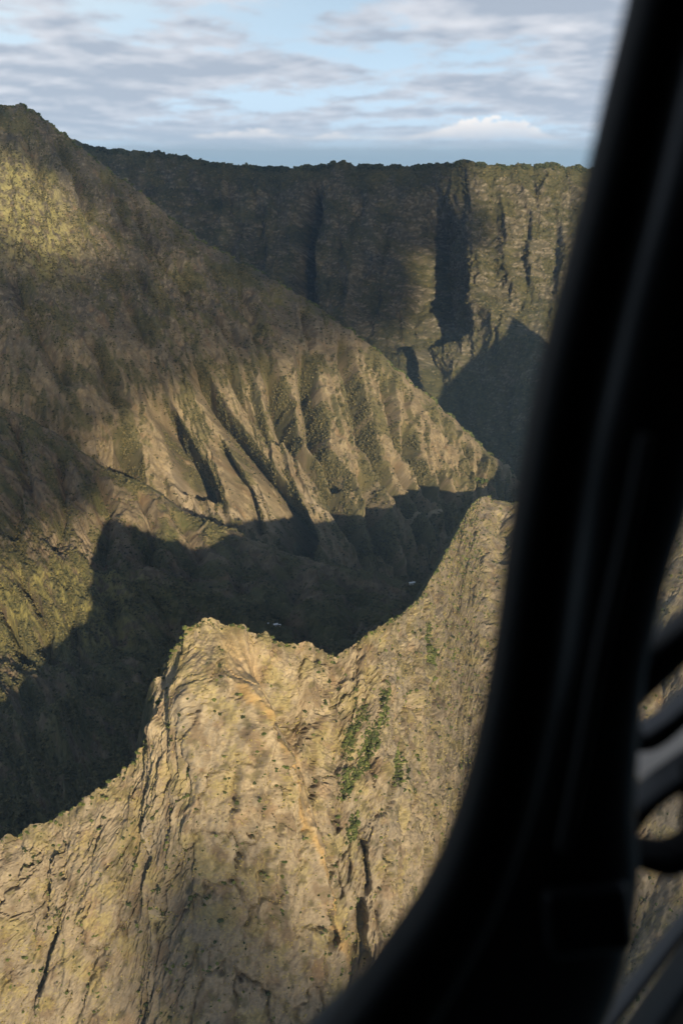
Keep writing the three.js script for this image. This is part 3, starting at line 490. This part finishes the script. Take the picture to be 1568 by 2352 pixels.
// ---------------------------------------------------------------- unseen cloud puffs, added towards the sun so that they shade chosen slopes
{
  const e1 = new THREE.Vector3(SUN.z, 0, -SUN.x).normalize(), e2 = new THREE.Vector3().crossVectors(SUN, e1).normalize();
  const CELL = 16, map = new Map();
  const ell = (px, py, x, y, rx, ry, a = 0) => { const dx = px - x, dy = py - y, c = Math.cos(a), q = Math.sin(a); return 1 - sst(0.55, 1.25, Math.hypot((dx * c + dy * q) / rx, (dy * c - dx * q) / ry)); };
  const cellOf = (x, y, z) => Math.round((x * e1.x + y * e1.y + z * e1.z) / CELL) * 100003 + Math.round((x * e2.x + y * e2.y + z * e2.z) / CELL);
  const first = new Map();           // the land that the sun reaches first in each cell
  for (const L of [near_, valley, spur, rampart]) for (let o = 0; o < L.n; o += 3) { const x = L.base[o * 3], y = L.base[o * 3 + 1], z = L.base[o * 3 + 2], k = cellOf(x, y, z), h = x * SUN.x + y * SUN.y + z * SUN.z; if (!(first.get(k) > h)) first.set(k, h); }
  const add = (L, step, f) => {
    for (let o = 0; o < L.n; o += step) {
      const x = L.base[o * 3], y = L.base[o * 3 + 1], z = L.base[o * 3 + 2], [px, py] = seen(x, y, z);
      if (px < -350 || px > 1650 || py < 0 || py > 2500) continue;
      const key = cellOf(x, y, z); if (x * SUN.x + y * SUN.y + z * SUN.z < first.get(key) - 160) continue;
      const k = f(px, py); if (k === null) continue;
      const a = Math.round((x * e1.x + y * e1.y + z * e1.z) / CELL), b = Math.round((x * e2.x + y * e2.y + z * e2.z) / CELL);
      const m = map.get(key) ?? [a, b, 0, 0]; m[2] += k; m[3]++; map.set(key, m);
    }
  };
  const line = (pts, x) => { let i = 0; while (i < pts.length - 2 && x > pts[i + 1][0]) i++; return lerp(pts[i][1], pts[i + 1][1], (x - pts[i][0]) / (pts[i + 1][0] - pts[i][0])); };
  const lower = [[-400, 1160], [0, 1130], [200, 1030], [330, 940], [450, 880], [600, 850], [760, 830], [860, 800], [950, 780], [1200, 760]];
  add(spur, 7, (x, y) => 0.72 * sst(lower && line(lower, x) + 70, line(lower, x) - 70, y) * (1 - 0.97 * ell(x, y, 65, 468, 235, 92, 0.5)) * (1 - 0.45 * ell(x, y, 410, 640, 60, 60)));
  add(valley, 7, (x, y) => (y > 1400 ? null : 0.82 * sst(line(lower, x) + 215, line(lower, x) + 90, y) * sst(370, 230, x)));
  add(rampart, 7, (x, y) => Math.max(0.88 * sst(1110, 960, x + (y < 560 ? -40 : 30)) * sst(880, 760, y + 0.2 * (x - 700)), 0.45 * sst(1000, 900, x), 0.75 * ell(x, y, 1080, 520, 90, 60, 0.3)));
  add(near_, 5, (x, y) => Math.max(0.92 * ell(x, y, 475, 2230, 210, 320, 0.12), 0.92 * ell(x, y, 700, 2420, 280, 250), 0.85 * sst(1960, 2120, y) * sst(1220, 1320, x), 0.4 * sst(1330, 1430, x)));
  const places = [];
  for (const [a, b, sum, n] of map.values()) {
    const c = clamp(sum / n, 0, 0.9); if (c < 0.03) continue;
    const rad = 8.5, expected = (-Math.log(1 - c) * CELL * CELL) / (Math.PI * rad * rad * 0.95);
    let m = Math.floor(expected + 0.25 + 0.5 * rnd());
    while (m-- > 0) places.push([(a + rnd() - 0.5) * CELL, (b + rnd() - 0.5) * CELL, rad * (0.75 + 0.5 * rnd())]);
  }
  const g = new THREE.IcosahedronGeometry(1, 1), mat = new THREE.MeshStandardMaterial({ color: new THREE.Color().setRGB(0.78, 0.78, 0.8), roughness: 1 });
  const cl = new THREE.InstancedMesh(g, mat, places.length), M = new THREE.Matrix4(), P = new THREE.Vector3(), Q = new THREE.Quaternion(), S = new THREE.Vector3();
  places.forEach(([a, b, r], i) => {
    const y0 = e2.y * b, t = (1500 + 420 * N2(a / 300, b / 300) + 160 * rnd() - y0) / SUN.y;
    P.set(0, 0, 0).addScaledVector(e1, a).addScaledVector(e2, b).addScaledVector(SUN, t);
    Q.setFromEuler(new THREE.Euler(rnd() * 6, rnd() * 6, rnd() * 6)); S.set(r, r * (0.8 + 0.4 * rnd()), r);
    cl.setMatrixAt(i, M.compose(P, Q, S));
  });
  cl.name = 'cloud'; cl.castShadow = true; scene.add(tag(cl, 'unseen white cloud puffs added high behind the helicopter to shade the slopes', 'cloud', null, 'stuff'));
}

// ---------------------------------------------------------------- plants
function leafBall(seed, detail, rough, squash) {        // one ragged clump of leaves, 1 m in radius
  const n = createNoise3D(mulberry(seed));
  const g = mergeVertices(new THREE.IcosahedronGeometry(1, detail).deleteAttribute('uv').deleteAttribute('normal'), 1e-3), p = g.attributes.position;
  for (let i = 0; i < p.count; i++) { const x = p.getX(i), y = p.getY(i), z = p.getZ(i), k = 1 + rough * (n(x * 1.7, y * 1.7, z * 1.7) + 0.7 * n(x * 4.1, y * 4.1, z * 4.1)); p.setXYZ(i, x * k, y * k * squash, z * k); }
  const f = g.toNonIndexed(); f.computeVertexNormals(); return f;
}
const leafMat = new THREE.MeshStandardMaterial({ color: 0xffffff, roughness: 0.95 });
const CLUMPS = [leafBall(3, 1, 0.42, 0.75), leafBall(4, 1, 0.45, 0.65), leafBall(8, 1, 0.5, 0.9)];
const UP = new THREE.Vector3(0, 1, 0);
// loose cover that nobody could count, scattered over a sheet of land
function cover(name, L, count, chance, size, tint, label) {
  const per = CLUMPS.map(() => []), cumulative = new Float64Array(L.n);
  let sum = 0;
  for (let o = 0; o < L.n; o++) {
    const i = o % L.nu, j = (o / L.nu) | 0; let a = 0;
    if (i < L.nu - 1 && j < L.nv - 1 && L.T[o] > -2) { const q = (k) => [L.pos[k * 3], L.pos[k * 3 + 1], L.pos[k * 3 + 2]]; const [A, B, C] = [q(o), q(o + 1), q(o + L.nu)]; a = Math.hypot(A[0] - B[0], A[1] - B[1], A[2] - B[2]) * Math.hypot(A[0] - C[0], A[1] - C[1], A[2] - C[2]); a *= Math.max(0, chance(L.S[o], L.T[o], L.V[o], A[1], L.nor[o * 3 + 1], L.color[o * 3 + 1] / (L.color[o * 3] + 1e-6), o)); }
    sum += a; cumulative[o] = sum;
  }
  for (let k = 0; k < count; k++) {
    const r = rnd() * sum; let lo = 0, hi = L.n - 1; while (lo < hi) { const m = (lo + hi) >> 1; if (cumulative[m] < r) lo = m + 1; else hi = m; }
    const fx = rnd() - 0.5, fy = rnd() - 0.5, u = L.nu, at3 = (c) => L.pos[lo * 3 + c] + fx * (L.pos[(lo + 1) * 3 + c] - L.pos[lo * 3 + c]) + fy * ((L.pos[(lo + u) * 3 + c] ?? L.pos[lo * 3 + c]) - L.pos[lo * 3 + c]);
    per[(rnd() * per.length) | 0].push([at3(0), at3(1), at3(2), size(rnd(), L.S[lo], L.T[lo]), tint(rnd(), L.S[lo], L.T[lo]), lo]);
  }
  const M = new THREE.Matrix4(), P = new THREE.Vector3(), Q = new THREE.Quaternion(), Z = new THREE.Vector3(), E = new THREE.Euler(), C = new THREE.Color();
  per.forEach((list, k) => {
    const m = new THREE.InstancedMesh(CLUMPS[k], leafMat, list.length);
    list.forEach(([x, y, z, r, c, lo], i) => {
      P.set(x + L.nor[lo * 3] * r * 0.25, y + r * 0.3, z + L.nor[lo * 3 + 2] * r * 0.25); Q.setFromEuler(E.set((rnd() - 0.5) * 0.5, rnd() * 6.3, (rnd() - 0.5) * 0.5)); Z.set(r * (0.8 + 0.5 * rnd()), r * (0.7 + 0.5 * rnd()), r * (0.8 + 0.5 * rnd()));
      m.setMatrixAt(i, M.compose(P, Q, Z)); m.setColorAt(i, C.setRGB(...c));
    });
    m.name = numbered(name); m.castShadow = m.receiveShadow = true; scene.add(tag(m, label, 'shrubs', null, 'stuff'));
  });
}
const greenery = (s, t) => { let k = 0; for (const L of near_.green) { const q = near(L, s, t); if (q) k = Math.max(k, 14 * sst(13, 3, q[0])); } return k; };
const shade = (a, b) => (r) => { const k = 0.7 + 0.6 * r, c = col(a, b, r); return [c[0] * k, c[1] * k, c[2] * k]; };
const scrub = shade([0.05, 0.055, 0.02], [0.135, 0.115, 0.05]), dryTuft = shade([0.20, 0.165, 0.07], [0.36, 0.30, 0.11]), bushy = shade([0.035, 0.05, 0.014], [0.105, 0.125, 0.035]);
cover('rim_shrubs', rampart, 5200, (s, t) => sst(26, 4, t) * (0.5 + N2(s / 60, 7)), (r, s) => 2.2 + 3.6 * r * r, shade([0.02, 0.03, 0.01], [0.06, 0.07, 0.025]), 'dark forest scrub along the flat rim of the far wall');
cover('wall_shrubs', rampart, 60000, (s, t, v, y, ny, g) => (0.15 + sst(0.80, 0.98, g)) * (0.6 + 0.6 * N2(s / 50, t / 60)), (r) => 1.2 + 2.6 * r * r, scrub, 'dark scrub spread over the far wall');
cover('spur_shrubs', spur, 200000, (s, t, v, y, ny, g, o) => (0.12 + sst(0.8, 0.98, g)) * (0.5 + 0.9 * N2(s / 60, t / 80)) * (1 + 2.2 * sst(0.1, -0.5, spur.nor[o * 3])), (r) => 0.6 + 2.3 * r * r * r, scrub, 'low scrub spread over the ribbed mountain spur');
cover('crest_shrubs', spur, 1600, (s, t) => sst(9, 2, Math.abs(t)) * (0.5 + N2(s / 40, 3)), (r) => 1.2 + 3.2 * r * r, bushy, 'dark scrub along the crest of the mountain spur');
cover('valley_shrubs', valley, 90000, (s, t, v, y, ny, g) => (0.2 + sst(0.78, 0.96, g)) * (0.5 + 0.9 * N2(s / 50, t / 60)), (r) => 0.6 + 2.2 * r * r * r, scrub, 'low scrub spread over the shaded valley');
cover('ridge_shrubs', near_, 24000, (s, t, v, y, ny, g) => (t < 0 ? 0 : (greenery(s, t) + 0.05 + 1.2 * sst(0.15, 0.5, fbm2(s / 22 + 60, t / 30, 4)) + 1.4 * sst(14, 2, t)) * (1 - 0.9 * smooth(near_, s, t)) * sst(3000, 1400, s)), (r, s) => (0.4 + 1.7 * r * r * r * r) * lerp(1, 1.4, sst(800, 1800, s)), bushy, 'small green shrubs on the sunlit rock face');
cover('dry_grass', near_, 60000, (s, t, v, y, ny, g) => (t < 0 ? 0.1 : (0.12 + sst(0.02, 0.4, fbm2(s / 20 + 20, t / 26, 5))) * (1 - 0.75 * smooth(near_, s, t)) * sst(3000, 1400, s)), (r) => 0.32 + 0.55 * r * r, dryTuft, 'dry yellow grass tufts on the sunlit rock face');

// bushes large enough to be told apart, each with its stems
function shrubGeometry(seed) {
  const r = mulberry(seed), balls = [], stems = [];
  const n = 6 + ((r() * 3) | 0);
  for (let i = 0; i < n; i++) {
    const g = CLUMPS[i % 3].clone(), k = 0.42 + 0.3 * r(), a = (i / n) * 6.3 + r(), d = i ? 0.45 + 0.3 * r() : 0;
    g.scale(k, k * (0.8 + 0.5 * r()), k).rotateY(r() * 6.3).translate(Math.cos(a) * d, 0.55 + 0.5 * r(), Math.sin(a) * d); balls.push(g);
    const q = new THREE.CylinderGeometry(0.025, 0.05, 0.75, 5, 1); q.translate(0, 0.3, 0).rotateZ((r() - 0.5) * 0.9).rotateY(a); stems.push(q);
  }
  return [mergeGeometries(balls), mergeGeometries(stems)];
}
const barkMat = new THREE.MeshStandardMaterial({ color: new THREE.Color().setRGB(0.09, 0.065, 0.045), roughness: 1 });
const bushMats = [[0.05, 0.075, 0.018], [0.07, 0.095, 0.022], [0.095, 0.115, 0.025], [0.04, 0.055, 0.016]].map((c) => new THREE.MeshStandardMaterial({ color: new THREE.Color().setRGB(...c), roughness: 0.95 }));
const SHRUBS = [11, 12, 13, 14].map((q, i) => {
  const [f, s] = shrubGeometry(q), o = new THREE.Group();
  const a = new THREE.Mesh(f, bushMats[i]); a.name = 'foliage'; const b = new THREE.Mesh(s, barkMat); b.name = 'stem'; o.add(a, b); return shadows(o);
});
function shrub(px, py, size, label, group, L = near_) {
  const q = L.locate(px, py, 3)[2], o = SHRUBS[(rnd() * 4) | 0].clone(); o.name = numbered('shrub');
  o.position.set(L.pos[q * 3] + L.nor[q * 3] * 0.1, L.pos[q * 3 + 1] - 0.25 * size, L.pos[q * 3 + 2] + L.nor[q * 3 + 2] * 0.1);
  o.rotation.set((rnd() - 0.5) * 0.4, rnd() * 6.3, (rnd() - 0.5) * 0.4); o.scale.set(size * (0.85 + 0.4 * rnd()), size * (0.8 + 0.4 * rnd()), size * (0.85 + 0.4 * rnd()));
  scene.add(tag(o, label, 'shrub', group)); return o;
}
const strips = [[891, 1585], [892, 1602], [891, 1618], [887, 1628], [882, 1642], [875, 1654], [868, 1666], [863, 1678], [866, 1690], [861, 1704], [832, 1645], [836, 1652], [824, 1657], [827, 1670], [805, 1680], [812, 1684], [800, 1692], [806, 1700], [803, 1714], [843, 1685], [845, 1700], [843, 1718], [842, 1735], [840, 1752], [824, 1721], [810, 1745], [836, 1752], [841, 1767], [817, 1776], [824, 1783], [791, 1774], [793, 1783], [798, 1791], [803, 1797], [795, 1805], [805, 1812], [800, 1818]];
const lone = [[767, 1784], [917, 1558], [932, 1714], [990, 1728], [998, 1735], [918, 1762], [916, 1745], [921, 1778], [987, 1793], [1002, 1755], [975, 1865], [980, 1872], [932, 1817], [865, 1788], [963, 1736], [966, 1750], [995, 1856], [515, 2026], [635, 1971], [635, 2006], [400, 1671], [403, 1660], [395, 1673], [425, 1771], [423, 1783], [585, 1851], [577, 1781], [595, 1751], [610, 1761], [605, 1770], [105, 2141], [340, 2091], [220, 2146], [228, 1906], [240, 1880], [75, 1971], [735, 1525], [725, 1545], [810, 1897], [818, 1890], [805, 1905], [812, 1910], [985, 1440], [978, 1470], [985, 1500], [990, 1530], [980, 1560], [1060, 1490], [1045, 1500], [775, 1880], [640, 2080], [930, 1600], [1000, 1620], [570, 1830], [505, 2110], [300, 2080], [150, 2050], [480, 2230], [560, 1690]];
const crest = [[448, 1423], [440, 1430], [434, 1442], [426, 1454], [414, 1462], [405, 1478], [395, 1490], [386, 1503], [352, 1610], [350, 1640], [347, 1658], [342, 1680], [328, 1699], [325, 1711], [318, 1725], [300, 1745], [285, 1756], [270, 1775], [250, 1795], [235, 1805], [215, 1830], [190, 1846], [165, 1855], [140, 1866], [110, 1882], [80, 1896], [60, 1905], [40, 1912], [17, 1922], [540, 1432], [660, 1478], [735, 1488], [850, 1450], [893, 1428], [920, 1408], [958, 1380], [968, 1368], [1005, 1310], [1025, 1262], [1045, 1236], [1060, 1205], [1088, 1162]];
for (const [x, y] of strips) for (let k = 0; k < 3; k++) shrub(x + (rnd() - 0.5) * 9, y + (rnd() - 0.5) * 15, (0.5 + 1.2 * rnd() * rnd()) * 2.1, x > 856 ? 'green shrub in the narrow slanting strip, the upper of the two green strips' : 'green shrub in the broad lower green strip on the sunlit face', x > 856 ? 'shrubs of the upper green strip' : 'shrubs of the lower green strip');
for (const [x, y] of lone) for (let k = 0; k < 2; k++) shrub(x + (rnd() - 0.5) * 9 * k, y + (rnd() - 0.5) * 12 * k, (0.6 + 0.8 * rnd()) * (x > 700 ? 1.9 : 1.7), ...(x < 360 ? ['lone shrub on the lower left shoulder of the sunlit near ridge', 'shrubs on the left shoulder'] : x < 680 ? ['lone shrub on the big buttress below the peak of the near ridge', 'shrubs on the buttress'] : ['lone shrub on the sunlit rock wall beside the black window frame', 'shrubs on the rock wall by the frame']));
for (const [x, y] of crest) for (let k = 0; k < 2; k++) shrub(x + (rnd() - 0.3) * 10 * k, y + 2 + rnd() * 4, (0.5 + 0.9 * rnd()) * (x > 900 ? 2.3 : 1.75), ...(x < 340 ? ['dark shrub on the low crest that runs down from the peak to the valley', 'shrubs on the low crest'] : x < 500 ? ['dark shrub on the shaded shoulder of the near peak', 'shrubs on the shoulder of the peak'] : x < 800 ? ['shrub on the broken crest between the peak and the notch', 'shrubs by the notch'] : ['shrub on the rising crest between the notch and the window frame', 'shrubs on the rising crest']));

// a small grove on the spur's last shoulder
{
  const treeAt = (px, py, h, label) => {
    const q = spur.locate(px, py, 2)[2], o = new THREE.Group(), r = mulberry(900 + px);
    const trunk = new THREE.Mesh(new THREE.CylinderGeometry(0.12 * h / 6, 0.3 * h / 6, h * 0.55, 7), barkMat); trunk.position.y = h * 0.27; trunk.name = 'trunk';
    const balls = []; for (let i = 0; i < 11; i++) { const g = CLUMPS[i % 3].clone(), k = h * (0.14 + 0.09 * r()), a = r() * 6.3, d = h * 0.24 * Math.sqrt(r()); g.scale(k, k * 1.1, k).rotateY(r() * 6).translate(Math.cos(a) * d, h * (0.45 + 0.45 * r()), Math.sin(a) * d); balls.push(g); }
    const crown = new THREE.Mesh(mergeGeometries(balls), bushMats[(r() * 4) | 0]); crown.name = 'crown'; o.add(trunk, crown);
    o.position.set(spur.pos[q * 3], spur.pos[q * 3 + 1] - 0.5, spur.pos[q * 3 + 2]); o.rotation.y = r() * 6; o.name = numbered('tree'); scene.add(tag(shadows(o), label, 'tree', 'trees of the grove on the shoulder'));
  };
  for (const [x, y, h] of [[1086, 1108, 13], [1093, 1112, 14], [1100, 1116, 13], [1107, 1111, 12], [1112, 1118, 13], [1098, 1124, 11], [1090, 1120, 10], [1116, 1110, 9]]) treeAt(x, y, h, 'dark round tree in the small grove on the sunlit shoulder of the spur');
}

// ---------------------------------------------------------------- two hamlets of huts on the valley floor
{
  const wallM = new THREE.MeshStandardMaterial({ color: new THREE.Color().setRGB(0.62, 0.6, 0.56), roughness: 0.9 }), roofM = new THREE.MeshStandardMaterial({ color: new THREE.Color().setRGB(0.85, 0.87, 0.9), roughness: 0.45, metalness: 0.1 }), woodM = new THREE.MeshStandardMaterial({ color: new THREE.Color().setRGB(0.12, 0.08, 0.05), roughness: 0.9 }), glassM = new THREE.MeshStandardMaterial({ color: new THREE.Color().setRGB(0.03, 0.04, 0.05), roughness: 0.15 });
  const hut = (px, py, w, d, turn, label, name = 'house') => {
    const q = valley.locate(px, py, 2)[2], o = new THREE.Group(), put = (n, g, m, x, y, z) => { const k = new THREE.Mesh(g, m); k.name = n; k.position.set(x, y, z); o.add(k); return k; };
    const h = 2.7;
    put('wall', new THREE.BoxGeometry(w, h + 1.5, d), wallM, 0, h / 2 - 0.75, 0);
    const s = new THREE.Shape([[-d / 2 - 0.5, 0], [d / 2 + 0.5, 0], [0, d * 0.3]].map((p) => new THREE.Vector2(...p))), g = new THREE.ExtrudeGeometry(s, { depth: w + 0.9, bevelEnabled: false }); g.translate(0, 0, -(w + 0.9) / 2).rotateY(Math.PI / 2);
    put('roof', g, roofM, 0, h + 0.01, 0);
    put('door', new THREE.BoxGeometry(0.95, 2, 0.08), woodM, -w * 0.12, 1.0, d / 2 + 0.04);
    for (const x of [-0.36, 0.2, 0.38]) put('window', new THREE.BoxGeometry(0.9, 0.9, 0.08), glassM, x * w, 1.5, d / 2 + 0.04);
    o.position.set(valley.pos[q * 3], valley.pos[q * 3 + 1] + 0.3, valley.pos[q * 3 + 2]); o.rotation.y = turn; o.name = numbered(name); scene.add(tag(shadows(o), label, name));
  };
  hut(943, 1345, 9, 6, 0.25, 'larger white-roofed house in the shaded valley beside the far edge of the near ridge');
  hut(950, 1340, 6, 5, -0.5, 'smaller white-roofed house just behind the larger one at the valley edge');
  hut(632, 1424, 8, 5.5, 0.4, 'white-roofed house alone in the dark valley above the notch of the near ridge');
  hut(642, 1429, 3, 2.6, -0.2, 'tiny white shed a few steps beside the lone house above the notch', 'shed');
  hut(616, 1428, 2.5, 2.2, 0.9, 'tiny white shed set apart on the far side of the lone house', 'shed');
}

// ---------------------------------------------------------------- the helicopter round the camera
{
  const black = new THREE.MeshStandardMaterial({ color: new THREE.Color().setRGB(0.012, 0.013, 0.015), roughness: 0.55 }), rubber = new THREE.MeshStandardMaterial({ color: new THREE.Color().setRGB(0.008, 0.008, 0.008), roughness: 0.8 }), trim = new THREE.MeshStandardMaterial({ color: new THREE.Color().setRGB(0.018, 0.02, 0.024), roughness: 0.6 }), grey = new THREE.MeshStandardMaterial({ color: new THREE.Color().setRGB(0.70, 0.60, 0.50), roughness: 0.5 }), dull = new THREE.MeshStandardMaterial({ color: new THREE.Color().setRGB(0.13, 0.125, 0.125), roughness: 0.6 }), lining = new THREE.MeshStandardMaterial({ color: new THREE.Color().setRGB(0.02, 0.02, 0.022), roughness: 0.9 });
  const heli = new THREE.Group(); heli.name = 'helicopter'; scene.add(tag(heli, 'black helicopter door frame and cabin fittings, close and blurred beside the open view', 'helicopter'));
  const part = (n, g, m) => { const k = new THREE.Mesh(g, m); k.name = n; k.castShadow = k.receiveShadow = true; heli.add(k); return k; };
  // a bar of rounded section along a curve; widths in the drawing's units at distance d, thickness in metres
  const sweep = (pts, d, thick) => {
    const C = new THREE.CatmullRomCurve3(pts.map((p) => new THREE.Vector3(p[0], p[1], p[2]))), n = pts.length * 6, m = 18, pos = [], idx = [];
    for (let i = 0; i <= n; i++) {
      const a = C.getPoint(i / n), b = C.getPoint(Math.min(1, i / n + 0.004)), e = C.getPoint(Math.max(0, i / n - 0.004)), tx = b.x - e.x, ty = b.y - e.y, l = Math.hypot(tx, ty) || 1, nx = -ty / l, ny = tx / l;
      for (let j = 0; j < m; j++) {
        const t = (j / m) * Math.PI * 2, c = Math.cos(t), s = Math.sin(t), u = Math.sign(c) * Math.pow(Math.abs(c), 0.6), v = Math.sign(s) * Math.pow(Math.abs(s), 0.6);
        const dd = d + (v * thick) / 2, [bx, by] = bearing(a.x + nx * u * a.z / 2, a.y + ny * u * a.z / 2), k = d; // section square to the wall of the cabin
        pos.push(bx * k, by * k, -dd);
      }
    }
    for (let i = 0; i < n; i++) for (let j = 0; j < m; j++) { const a = i * m + j, b = i * m + ((j + 1) % m), c = a + m, e = b + m; idx.push(a, c, b, b, c, e); }
    for (const base of [0, n * m]) for (let j = 1; j < m - 1; j++) idx.push(base, base + j, base + j + 1);
    const g = new THREE.BufferGeometry(); g.setAttribute('position', new THREE.Float32BufferAttribute(pos, 3)); g.setIndex(idx); g.computeVertexNormals(); return g;
  };
  const between = (L, R) => L.map((p, i) => [(p[0] + R[i][0]) / 2, (p[1] + R[i][1]) / 2, Math.hypot(R[i][0] - p[0], R[i][1] - p[1])]);
  const E = [[1490, -200], [1450, 0], [1402, 200], [1355, 400], [1305, 600], [1250, 820], [1213, 1000], [1170, 1250], [1135, 1500], [1098, 1700], [1060, 1850], [1003, 2000], [945, 2100], [872, 2200], [765, 2352], [640, 2520]];
  const off = (k) => E.map(([x, y], i) => [x + k * lerp(1, 1.0, i / 15), y + k * lerp(0.0, 0.75, sst(9, 15, i))]);
  part('window_frame', sweep(between(E, off(150)), 0.50, 0.045), rubber);
  part('door_pillar', sweep(between(off(130), [[1940, -200], [1850, 0], [1770, 250], [1700, 500], [1640, 750], [1598, 940], [1555, 1150], [1515, 1300], [1470, 1470], [1444, 1600], [1436, 1740], [1438, 1850], [1424, 1955], [1398, 2060], [1322, 2180], [1298, 2352], [1270, 2520]]), 0.56, 0.07), black);
  part('door_sill', sweep([[760, 2560, 330], [900, 2440, 360], [1050, 2330, 380], [1200, 2250, 330], [1300, 2300, 120]], 0.58, 0.06), black);
  part('trim_strip', sweep([[1480, 1000, 26], [1430, 1250, 26], [1375, 1500, 26], [1330, 1750, 26], [1290, 1950, 26]], 0.515, 0.012), rubber);
  const box = part('latch', new RoundedBoxGeometry(0.056, 0.046, 0.04, 4, 0.008), black); box.position.set(...at(1338, 2090, 0.53)); box.rotation.set(-0.3, 0, 0.12);
  part('grab_bar', sweep([[1400, 1610, 84], [1470, 1548, 78], [1568, 1462, 72], [1700, 1352, 72]], 0.57, 0.03), black);
  part('fairing', sweep([[1455, 1762, 46], [1500, 1744, 52], [1568, 1708, 58], [1700, 1630, 66]], 0.68, 0.085), grey);
  part('fairing_rim', sweep([[1474, 1676, 9], [1530, 1640, 11], [1568, 1608, 12], [1700, 1518, 14]], 0.63, 0.02), dull);
  part('fairing_seal', sweep([[1440, 1700, 34], [1490, 1695, 36], [1530, 1668, 38], [1568, 1635, 36], [1700, 1545, 36]], 0.64, 0.02), rubber);
  part('mirror_arm', sweep([[1430, 1895, 44], [1462, 1853, 40], [1500, 1816, 32], [1540, 1788, 34], [1585, 1760, 40], [1700, 1690, 48]], 0.6, 0.03), black);
  part('hose', sweep([[1380, 1938, 60], [1450, 1953, 38], [1500, 1966, 48], [1530, 1968, 50], [1568, 1954, 44], [1640, 1905, 44]], 0.58, 0.03), rubber);
  part('mirror_stem', sweep([[1572, 1760, 20], [1576, 1850, 20], [1574, 1940, 26], [1570, 1990, 30]], 0.59, 0.014), rubber);
  part('skid_strut', sweep([[1330, 2430, 18], [1392, 2350, 18], [1474, 2244, 19], [1562, 2130, 20], [1675, 1985, 22]], 0.7, 0.02), dull);
  part('skid_tube', sweep([[1425, 2470, 70], [1490, 2370, 64], [1555, 2275, 60], [1630, 2170, 60], [1730, 2040, 60]], 0.8, 0.05), black);
  part('skid_step', sweep([[1480, 2480, 120], [1520, 2380, 90], [1560, 2290, 60], [1640, 2200, 60]], 0.85, 0.06), black);
  // the closed cabin behind the camera
  const wall = (n, w, h, d, x, y, z) => { const k = part(n, new RoundedBoxGeometry(w, h, d, 2, 0.01), lining); k.position.set(x, y, z); };
  wall('cabin_wall', 0.05, 1.9, 2.0, -1.6, 0, 0.56); wall('cabin_wall', 0.05, 1.9, 2.0, 1.6, 0, 0.56); wall('cabin_wall', 3.25, 1.9, 0.05, 0, 0, 1.585);
  wall('roof', 3.25, 0.05, 2.05, 0, 0.975, 0.56); wall('floor', 3.25, 0.05, 2.0, 0, -0.975, 0.58);
}

renderer.render(scene, camera);
